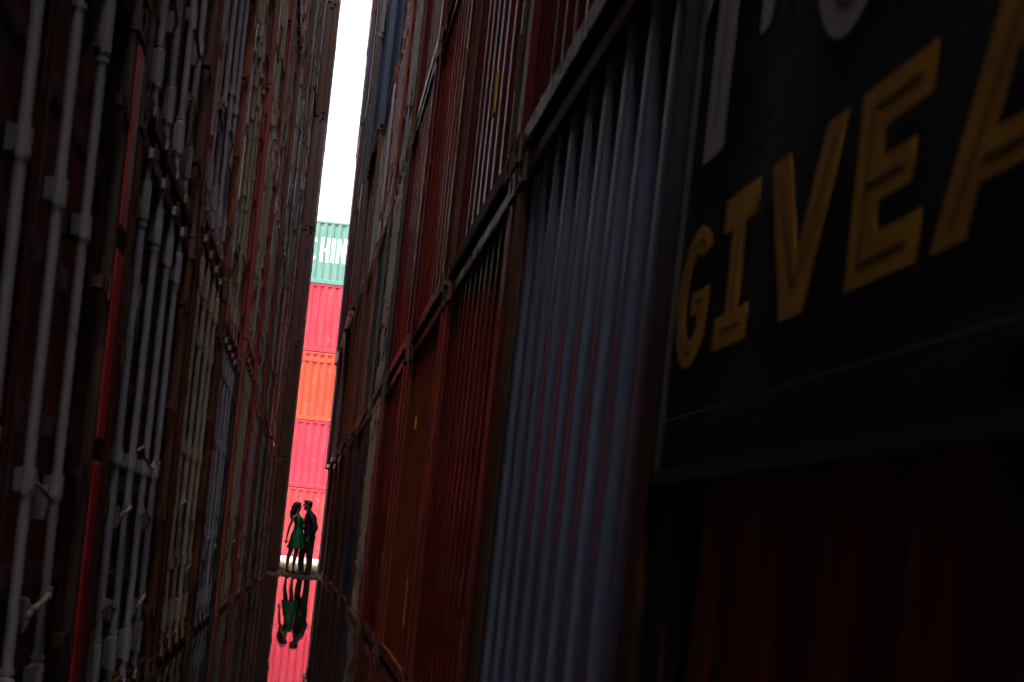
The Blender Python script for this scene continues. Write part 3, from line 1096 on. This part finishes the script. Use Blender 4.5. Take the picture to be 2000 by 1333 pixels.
nt.links.new(cc, bs.inputs['Base Color'])
rr = nd(nt, 'ShaderNodeMapRange')
rr.inputs[3].default_value = 0.5
rr.inputs[4].default_value = 0.95
nt.links.new(wet, rr.inputs[0])
nt.links.new(rr.outputs[0], bs.inputs['Roughness'])
bp = nd(nt, 'ShaderNodeBump')
bp.inputs['Strength'].default_value = 0.7
bp.inputs['Distance'].default_value = 0.02
nt.links.new(nz2.outputs[0], bp.inputs['Height'])
nt.links.new(bp.outputs[0], bs.inputs['Normal'])
g = link('ground', b.mesh('ground', True), gm)
g['kind'] = 'structure'

wm, nt, bs = new_mat('still_dark_water')
bs.inputs['Base Color'].default_value = (0.010, 0.008, 0.007, 1)
bs.inputs['Roughness'].default_value = 0.02
bs.inputs['IOR'].default_value = 1.28
tc = nd(nt, 'ShaderNodeTexCoord')
mp = nd(nt, 'ShaderNodeMapping')
mp.inputs['Scale'].default_value = (1.0, 0.35, 1.0)
nt.links.new(tc.outputs['Object'], mp.inputs[0])
n = nd(nt, 'ShaderNodeTexNoise')
n.inputs['Scale'].default_value = 2.2
n.inputs['Detail'].default_value = 3
nt.links.new(mp.outputs[0], n.inputs['Vector'])
bp = nd(nt, 'ShaderNodeBump')
bp.inputs['Strength'].default_value = 0.09
bp.inputs['Distance'].default_value = 0.02
nt.links.new(n.outputs[0], bp.inputs['Height'])
nt.links.new(bp.outputs[0], bs.inputs['Normal'])
b = MB()
b.add([(-1.3, -19, 0), (1.3, -19, 0), (1.3, 28.0, 0), (-1.3, 28.0, 0)], [(0, 1, 2, 3)])
wt = link('water', b.mesh('water'), wm)
wt['kind'] = 'structure'

# gravel and dry grass on the bank by the couple
b = MB()
rg = random.Random(5)
ico = [(0, 0, 1), (0.9, 0, 0.3), (0.28, 0.85, 0.3), (-0.72, 0.5, 0.3), (-0.72, -0.5, 0.3), (0.28, -0.85, 0.3), (0, 0, -0.6)]
icf = [(0, 1, 2), (0, 2, 3), (0, 3, 4), (0, 4, 5), (0, 5, 1), (6, 2, 1), (6, 3, 2), (6, 4, 3), (6, 5, 4), (6, 1, 5)]
for _ in range(2600):
    y = 24.3 + 12.5 * rg.random() ** 1.3
    x = rg.uniform(-1.1, 1.1) if y > 30.4 else rg.uniform(-0.55, 0.55) * (1 if rg.random() < 0.5 else 0.9)
    s = rg.choice([0.006, 0.009, 0.012, 0.018]) * rg.uniform(0.7, 1.4)
    a = rg.uniform(0, 6.28)
    ca, sa = math.cos(a), math.sin(a)
    z0 = gh(x, y)
    q = [(x + s * (vx * ca - vy * sa) * rg.uniform(.8, 1.2), y + s * (vx * sa + vy * ca), z0 + s * vz * 0.8 + s * 0.3) for vx, vy, vz in ico]
    b.add(q, icf)
gv = link('gravel', b.mesh('gravel'), simple('gravel_stone', (0.11, 0.085, 0.055), 0.85, 40, 0.6))
gv['kind'] = 'stuff'
gv['label'] = 'loose brown gravel on the bank around the couple'
gv['category'] = 'gravel'
b = MB()
for _ in range(420):
    y = 27.8 + 8.2 * rg.random()
    x = rg.choice([-1, 1]) * (0.15 + 0.9 * rg.random()) if y > 30.5 else rg.choice([-1, 1]) * rg.uniform(0.30, 0.50)
    z0 = gh(x, y)
    for _k in range(rg.randrange(5, 13)):
        h = rg.uniform(0.015, 0.055)
        a = rg.uniform(0, 6.28)
        le = rg.uniform(0.3, 1.0) * h
        bx, by = x + rg.uniform(-.03, .03), y + rg.uniform(-.03, .03)
        dx, dy = math.cos(a), math.sin(a)
        w = 0.0035
        b.add([(bx - dy * w, by + dx * w, z0 - .005), (bx + dy * w, by - dx * w, z0 - .005), (bx + dx * le * .5 + dy * w * .6, by + dy * le * .5 - dx * w * .6, z0 + h * .7),
               (bx + dx * le * .5 - dy * w * .6, by + dy * le * .5 + dx * w * .6, z0 + h * .7), (bx + dx * le, by + dy * le, z0 + h)],
              [(0, 1, 2, 3), (3, 2, 4)])
gs = link('dry_grass', b.mesh('dry_grass'), simple('dry_grass_blade', (0.30, 0.21, 0.05), 0.7, 9, 0.5))
gs['kind'] = 'stuff'
gs['label'] = 'short dry yellow grass on the bank at the lane mouth'
gs['category'] = 'grass'

# ------------------------------------------------------------------ people
SKIN = simple('skin', (0.34, 0.17, 0.11), 0.5, 30, 0.12)
HAIRD = simple('dark_hair', (0.018, 0.011, 0.008), 0.45, 60, 0.5, 0.4)
GREEN = simple('green_dress_cloth', (0.0, 0.14, 0.05), 0.6, 45, 0.12, 0.1)
NAVYC = simple('dark_navy_shirt_cloth', (0.012, 0.013, 0.026), 0.7, 60, 0.2, 0.1)
TROU = simple('dark_brown_trouser_cloth', (0.045, 0.030, 0.020), 0.8, 70, 0.2, 0.1)
SHOEM = simple('dark_leather', (0.03, 0.012, 0.01), 0.35, 30, 0.2)


def skin_mesh(name, chains, sub=2):
    """chains: list of dict(nodes=[(id,(x,y,z),r)], edges) -> one continuous skinned surface"""
    verts, rads, edges, roots = [], [], [], []
    for nodes, eds in chains:
        idx = {}
        for k, (nid, p, r) in enumerate(nodes):
            idx[nid] = len(verts)
            if k == 0:
                roots.append(len(verts))
            verts.append(p)
            rads.append(r)
        edges += [(idx[a], idx[c]) for a, c in eds]
    me = bpy.data.meshes.new(name + '_cage')
    me.from_pydata(verts, edges, [])
    ob = bpy.data.objects.new(name, me)
    COL.objects.link(ob)
    sk = ob.modifiers.new('skin', 'SKIN')
    sk.use_smooth_shade = True
    if not me.skin_vertices:
        bpy.context.view_layer.objects.active = ob
        me.attributes.new
    lay = me.skin_vertices[0].data
    for i, r in enumerate(rads):
        lay[i].radius = r if isinstance(r, tuple) else (r, r)
        lay[i].use_root = i in roots
    ss = ob.modifiers.new('sub', 'SUBSURF')
    ss.levels = ss.render_levels = sub
    dg = bpy.context.evaluated_depsgraph_get()
    out = bpy.data.meshes.new_from_object(ob.evaluated_get(dg))
    out.name = name
    bpy.data.objects.remove(ob)
    out.materials.clear()
    out.polygons.foreach_set('use_smooth', [True] * len(out.polygons))
    return out


def loft(name, rings, n=36, pleat=0.0, cap=True):
    """rings: (z, cx, cy, rx, ry[, pleat amount])"""
    b = MB()
    vs, fs = [], []
    # smooth interpolation of rings
    fine = []
    for i in range(len(rings) - 1):
        p0 = rings[max(0, i - 1)]
        p1, p2 = rings[i], rings[i + 1]
        p3 = rings[min(len(rings) - 1, i + 2)]
        for s in range(4):
            t = s / 4
            fine.append(tuple(0.5 * ((2 * b1) + (-a0 + c2) * t + (2 * a0 - 5 * b1 + 4 * c2 - d3) * t * t + (-a0 + 3 * b1 - 3 * c2 + d3) * t ** 3)
                              for a0, b1, c2, d3 in zip(p0, p1, p2, p3)))
    fine.append(rings[-1])
    for rgv in fine:
        z, cx, cy, rx, ry = rgv[:5]
        pl = rgv[5] if len(rgv) > 5 else 0
        for j in range(n):
            a = 2 * math.pi * j / n
            k = 1 + pl * math.sin(a * 9 + 0.6 * math.sin(a * 2))
            vs.append((cx + rx * k * math.cos(a), cy + ry * k * math.sin(a), z))
    m_ = len(fine)
    for i in range(m_ - 1):
        for j in range(n):
            j2 = (j + 1) % n
            fs.append((i * n + j, i * n + j2, (i + 1) * n + j2, (i + 1) * n + j))
    if cap:
        fs.append(tuple(range(n)))
        fs.append(tuple((m_ - 1) * n + j for j in range(n)))
    b.add(vs, fs)
    return b


def blobs(name, lst, jit=0.0, freq=30):
    b = MB()
    nu, nv = 16, 10
    for (c, r) in lst:
        vs, fs = [], []
        for j in range(nv + 1):
            th = math.pi * j / nv
            for i in range(nu):
                ph = 2 * math.pi * i / nu
                p = Vector((c[0] + r[0] * math.sin(th) * math.cos(ph), c[1] + r[1] * math.sin(th) * math.sin(ph), c[2] + r[2] * math.cos(th)))
                p += Vector((noise.noise(p * freq), noise.noise(p * freq + Vector((5, 0, 0))), noise.noise(p * freq + Vector((0, 9, 0))))) * jit
                vs.append(p)
        for j in range(nv):
            for i in range(nu):
                fs.append((j * nu + i, (j + 1) * nu + i, (j + 1) * nu + (i + 1) % nu, j * nu + (i + 1) % nu))
        b.add(vs, fs)
    return b.mesh(name, True)


def hand_nodes(w, d, side, palm_r=0.021, curl=0.35, s=1.0):
    """palm plus five finger chains; w wrist, d direction of the hand, side = thumb side vector"""
    w, d, side = Vector(w), Vector(d).normalized(), Vector(side).normalized()
    nrm = d.cross(side).normalized()
    chains = []
    lens = (0.062, 0.070, 0.066, 0.052)
    for k in range(4):
        off = side * ((1.5 - k) * 0.0175 * s)
        base = w + d * 0.05 * s + off * 0.8
        k1 = w + d * (0.088 * s) + off
        L_ = lens[k] * s
        k2 = k1 + (d * math.cos(curl) + nrm * math.sin(curl)) * L_ * 0.5
        k3 = k2 + (d * math.cos(curl * 2.2) + nrm * math.sin(curl * 2.2)) * L_ * 0.5
        chains.append(([(0, tuple(base), 0.010 * s), (1, tuple(k1), 0.0095 * s), (2, tuple(k2), 0.0085 * s), (3, tuple(k3), 0.007 * s)], [(0, 1), (1, 2), (2, 3)]))
    t0 = w + d * 0.025 * s + side * 0.015 * s
    t1 = t0 + (d * 0.7 + side * 0.8).normalized() * 0.04 * s
    t2 = t1 + (d * 0.95 + side * 0.3).normalized() * 0.032 * s
    chains.append(([(0, tuple(t0), 0.012 * s), (1, tuple(t1), 0.0105 * s), (2, tuple(t2), 0.008 * s)], [(0, 1), (1, 2)]))
    return chains


PY = 26.8
# ---- woman, facing +x
wr = empty('person', (-0.12, PY, 0.022), 0, 'woman with long dark hair in a sleeveless green dress and heels, facing the man', 'person')


def toloc(o, root):
    o.parent = root
    return o


def P(x, y, z, ox=-0.12):
    return (x - ox, y, z - 0.0)


wn_ = [('pel', P(-.125, 0, .86), (0.115, 0.10)), ('sp1', P(-.115, 0, .96), (0.085, 0.075)), ('sp2', P(-.115, 0, 1.05), (0.09, 0.08)), ('ch', P(-.135, 0, 1.17), (0.105, 0.085)),
       ('nb', P(-.16, 0, 1.275), 0.046), ('nk', P(-.155, 0, 1.335), 0.040), ('hb', P(-.155, 0, 1.385), 0.055), ('hc', P(-.165, 0, 1.445), (0.078, 0.082)), ('ht', P(-.175, 0, 1.485), 0.060),
       ('jaw', P(-.115, 0, 1.395), 0.034), ('chin', P(-.098, 0, 1.378), 0.016),
       ('brow', P(-.115, 0, 1.462), 0.036), ('nosb', P(-.093, 0, 1.445), 0.014), ('nose', P(-.073, 0, 1.428), 0.0095),
       ('lip', P(-.088, 0, 1.404), 0.012),
       ('rs', P(-.19, -.135, 1.255), 0.040), ('ra', P(-.245, -.175, 1.17), 0.034), ('re', P(-.295, -.195, .985), 0.027), ('rf', P(-.315, -.2, .88), 0.026), ('rw', P(-.327, -.195, .765), 0.018), ('rp', P(-.332, -.195, .715), (0.026, 0.017)),
       ('ls', P(-.15, .135, 1.255), 0.040), ('la', P(-.10, .185, 1.16), 0.034), ('le', P(-.03, .20, 1.02), 0.027), ('lf', P(.03, .19, 1.03), 0.025), ('lw', P(.095, .16, 1.05), 0.018), ('lp', P(.135, .155, 1.055), (0.026, 0.017)),
       ('rh', P(-.10, -.085, .80), 0.085), ('rt', P(-.095, -.085, .62), 0.068), ('rk', P(-.098, -.08, .435), 0.047), ('rc', P(-.122, -.08, .32), 0.046), ('rn', P(-.125, -.08, .12), 0.027), ('rhe', P(-.122, -.08, .085), 0.027), ('rb', P(-.055, -.08, .035), 0.024), ('rto', P(-.005, -.08, .018), 0.016),
       ('lh', P(-.15, .085, .80), 0.085), ('lt', P(-.20, .08, .62), 0.068), ('lk', P(-.236, .07, .435), 0.047), ('lcv', P(-.262, .07, .32), 0.046), ('ln', P(-.258, .07, .12), 0.027), ('lhe', P(-.256, .07, .085), 0.027), ('lb', P(-.205, .07, .035), 0.024), ('lto', P(-.15, .07, .018), 0.016)]
we_ = [('pel', 'sp1'), ('sp1', 'sp2'), ('sp2', 'ch'), ('ch', 'nb'), ('nb', 'nk'), ('nk', 'hb'), ('hb', 'hc'), ('hc', 'ht'), ('hb', 'jaw'), ('jaw', 'chin'), ('hc', 'brow'), ('brow', 'nosb'), ('nosb', 'nose'), ('jaw', 'lip'),
       ('ch', 'rs'), ('rs', 'ra'), ('ra', 're'), ('re', 'rf'), ('rf', 'rw'), ('rw', 'rp'), ('ch', 'ls'), ('ls', 'la'), ('la', 'le'), ('le', 'lf'), ('lf', 'lw'), ('lw', 'lp'),
       ('pel', 'rh'), ('rh', 'rt'), ('rt', 'rk'), ('rk', 'rc'), ('rc', 'rn'), ('rn', 'rhe'), ('rhe', 'rb'), ('rb', 'rto'),
       ('pel', 'lh'), ('lh', 'lt'), ('lt', 'lk'), ('lk', 'lcv'), ('lcv', 'ln'), ('ln', 'lhe'), ('lhe', 'lb'), ('lb', 'lto')]
ch = [(wn_, we_)] + hand_nodes(P(-.328, -.195, .755), (-0.06, 0, -1), (0.9, -0.3, 0), curl=0.55, s=0.92) + hand_nodes(P(.11, .158, 1.05), (1, 0, 0.08), (0, 0, 1), curl=0.4, s=0.92)
link('body', skin_mesh('body', ch), SKIN, wr)
ox = 0.12
dress = loft('dress', [(0.54, -.115 + ox, 0, .190, .215, .07), (0.60, -.114 + ox, 0, .178, .205, .06), (0.72, -.11 + ox, 0, .155, .19, .035), (0.84, -.112 + ox, 0, .138, .165, .012),
                       (0.93, -.107 + ox, 0, .112, .135, 0), (1.00, -.103 + ox, 0, .096, .118, 0), (1.07, -.103 + ox, 0, .103, .125, 0), (1.14, -.105 + ox, 0, .117, .138, 0),
                       (1.20, -.125 + ox, 0, .107, .130, 0), (1.25, -.15 + ox, 0, .078, .092, 0), (1.285, -.16 + ox, 0, .056, .062, 0)], 72)
link('dress', dress.mesh('dress', True), GREEN, wr)
hm = blobs('hair', [(P(-.190, 0, 1.472), (.088, .088, .084)), (P(-.222, 0, 1.42), (.078, .085, .09)), (P(-.245, 0, 1.35), (.068, .088, .085)),
                    (P(-.262, 0, 1.28), (.052, .085, .075)), (P(-.275, -.03, 1.22), (.038, .05, .07)), (P(-.270, .04, 1.225), (.036, .045, .06)),
                    (P(-.292, -.05, 1.30), (.028, .035, .06)), (P(-.140, 0, 1.515), (.045, .06, .032))], 0.014, 24)
link('hair', hm, HAIRD, wr)
for (fx, fy) in ((-.122, -.08), (-.256, .07)):
    b = MB()
    b.tube([P(fx - .012, fy, .0), P(fx - .008, fy, .05), P(fx - .004, fy, .085)], [0.006, 0.009, 0.022], 8)
    b.tube([P(fx - .02, fy, .066), P(fx + .02, fy, .05), P(fx + .06, fy, .014), P(fx + .125, fy, .008)], [0.02, 0.026, 0.024, 0.012], 8, sy=0.9)
    b.tube([P(fx - .03, fy, .12), P(fx + .028, fy, .122)], [0.014, 0.010], 8)
    link('shoe', b.mesh('shoe', True), SHOEM, wr)

# ---- man, facing -x
mr = empty('person', (0.17, PY + 0.02, 0.022), 0, 'man with short dark hair in a dark shirt and trousers, facing the woman', 'person')
MX = 0.17


def Q(x, y, z):
    return (x - MX, y, z)


mn = [('pel', Q(.18, 0, .84), (0.12, 0.13)), ('sp1', Q(.175, 0, .97), (0.10, 0.12)), ('ch', Q(.17, 0, 1.18), (0.12, 0.14)), ('nb', Q(.14, 0, 1.33), 0.062),
      ('nk', Q(.108, 0, 1.385), 0.055), ('hb', Q(.085, 0, 1.435), 0.062), ('hc', Q(.072, 0, 1.50), (0.085, 0.082)), ('ht', Q(.078, 0, 1.54), 0.064),
      ('jaw', Q(.030, 0, 1.425), 0.038), ('chin', Q(.006, 0, 1.408), 0.018), ('brow', Q(.010, 0, 1.522), 0.036), ('nosb', Q(-.016, 0, 1.49), 0.014), ('nose', Q(-.034, 0, 1.468), 0.010), ('lip', Q(-.008, 0, 1.438), 0.013),
      ('ear', Q(.085, -.083, 1.485), 0.014), ('ear2', Q(.085, .083, 1.485), 0.014),
      ('rs', Q(.165, -.17, 1.285), 0.052), ('ra', Q(.225, -.215, 1.19), 0.045), ('re', Q(.288, -.225, 1.04), 0.037), ('rf', Q(.25, -.23, .94), 0.035), ('rw', Q(.19, -.225, .835), 0.024), ('rp', Q(.165, -.215, .79), (0.03, 0.02)),
      ('ls', Q(.14, .17, 1.285), 0.052), ('la', Q(.12, .215, 1.17), 0.045), ('le', Q(.11, .22, 1.03), 0.037), ('lf', Q(.06, .21, 1.0), 0.035), ('lw', Q(-.03, .18, .99), 0.024), ('lp', Q(-.07, .17, .99), (0.03, 0.02)),
      ('rh', Q(.20, -.09, .77), 0.095), ('rt', Q(.212, -.09, .60), 0.075), ('rk', Q(.222, -.09, .42), 0.055), ('rc', Q(.235, -.09, .30), 0.052), ('rn', Q(.225, -.09, .09), 0.035), ('rto', Q(.12, -.09, .03), 0.028),
      ('lh', Q(.15, .09, .77), 0.095), ('lt', Q(.10, .09, .60), 0.075), ('lk', Q(.052, .09, .42), 0.055), ('lc', Q(.062, .09, .30), 0.052), ('ln', Q(.085, .09, .09), 0.035), ('lto', Q(-.02, .09, .03), 0.028)]
me_ = [('pel', 'sp1'), ('sp1', 'ch'), ('ch', 'nb'), ('nb', 'nk'), ('nk', 'hb'), ('hb', 'hc'), ('hc', 'ht'), ('hb', 'jaw'), ('jaw', 'chin'), ('hc', 'brow'), ('brow', 'nosb'), ('nosb', 'nose'), ('jaw', 'lip'), ('hc', 'ear'), ('hc', 'ear2'),
       ('ch', 'rs'), ('rs', 'ra'), ('ra', 're'), ('re', 'rf'), ('rf', 'rw'), ('rw', 'rp'), ('ch', 'ls'), ('ls', 'la'), ('la', 'le'), ('le', 'lf'), ('lf', 'lw'), ('lw', 'lp'),
       ('pel', 'rh'), ('rh', 'rt'), ('rt', 'rk'), ('rk', 'rc'), ('rc', 'rn'), ('rn', 'rto'), ('pel', 'lh'), ('lh', 'lt'), ('lt', 'lk'), ('lk', 'lc'), ('lc', 'ln'), ('ln', 'lto')]
ch = [(mn, me_)] + hand_nodes(Q(.185, -.225, .825), (-0.5, 0.1, -0.85), (-0.85, -0.2, 0.5), curl=0.6) + hand_nodes(Q(-.045, .178, .99), (-1, -0.1, 0), (0, 0, 1), curl=0.5)
link('body', skin_mesh('body', ch), SKIN, mr)
sh = loft('shirt', [(0.76, .185 - MX, 0, .125, .175), (0.84, .18 - MX, 0, .128, .172), (0.95, .175 - MX, 0, .122, .165), (1.07, .172 - MX, 0, .130, .178), (1.18, .168 - MX, 0, .138, .192),
                    (1.27, .162 - MX, 0, .125, .192), (1.325, .15 - MX, 0, .095, .15), (1.36, .135 - MX, 0, .068, .085), (1.395, .118 - MX, 0, .060, .064)], 40)
sh.tube([Q(.165, -.15, 1.285), Q(.205, -.205, 1.22), Q(.258, -.225, 1.12), Q(.292, -.228, 1.04), Q(.262, -.232, .95), Q(.198, -.226, .845)], [.066, .064, .056, .055, .048, .036], 14)
sh.tube([Q(.14, .15, 1.285), Q(.125, .21, 1.2), Q(.11, .225, 1.04), Q(.06, .212, 1.0), Q(-.02, .182, .99)], [.066, .062, .054, .048, .036], 14)
link('shirt', sh.mesh('shirt', True), NAVYC, mr)
tr = MB()
tr.tube([Q(.185, 0, .90), Q(.19, 0, .80), Q(.19, 0, .70)], [.118, .125, .10], 20, sy=1.35)
tr.tube([Q(.20, -.08, .82), Q(.212, -.088, .62), Q(.224, -.09, .42), Q(.236, -.09, .24), Q(.228, -.09, .06), Q(.226, -.09, .03)], [.104, .088, .071, .066, .062, .064], 18)
tr.tube([Q(.155, .08, .82), Q(.105, .088, .62), Q(.056, .09, .42), Q(.062, .09, .24), Q(.085, .09, .06), Q(.085, .09, .03)], [.104, .088, .070, .064, .060, .062], 18)
link('trousers', tr.mesh('trousers', True), TROU, mr)
for (fx, fy) in ((.235, -.09), (.092, .09)):
    b = MB()
    b.tube([Q(fx + .035, fy, .028), Q(fx, fy, .045), Q(fx - .07, fy, .038), Q(fx - .14, fy, .026), Q(fx - .185, fy, .020)], [.026, .042, .040, .032, .014], 12, sy=0.95)
    b.box(fx - MX - .17, fx - MX + .055, fy - .036, fy + .036, 0.0, 0.014)
    link('shoe', b.mesh('shoe', True), SHOEM, mr)
hm = blobs('hair', [(Q(.092, 0, 1.538), (.086, .084, .078)), (Q(.118, 0, 1.50), (.058, .078, .075)), (Q(.055, 0, 1.585), (.068, .066, .030)),
                    (Q(.012, 0, 1.578), (.030, .05, .020))], 0.006, 45)
link('hair', hm, HAIRD, mr)
mr.location.x -= 0.012
wr.location.x += 0.012
for r_ in (wr, mr):
    r_.scale = (1.05, 1.05, 1.03)
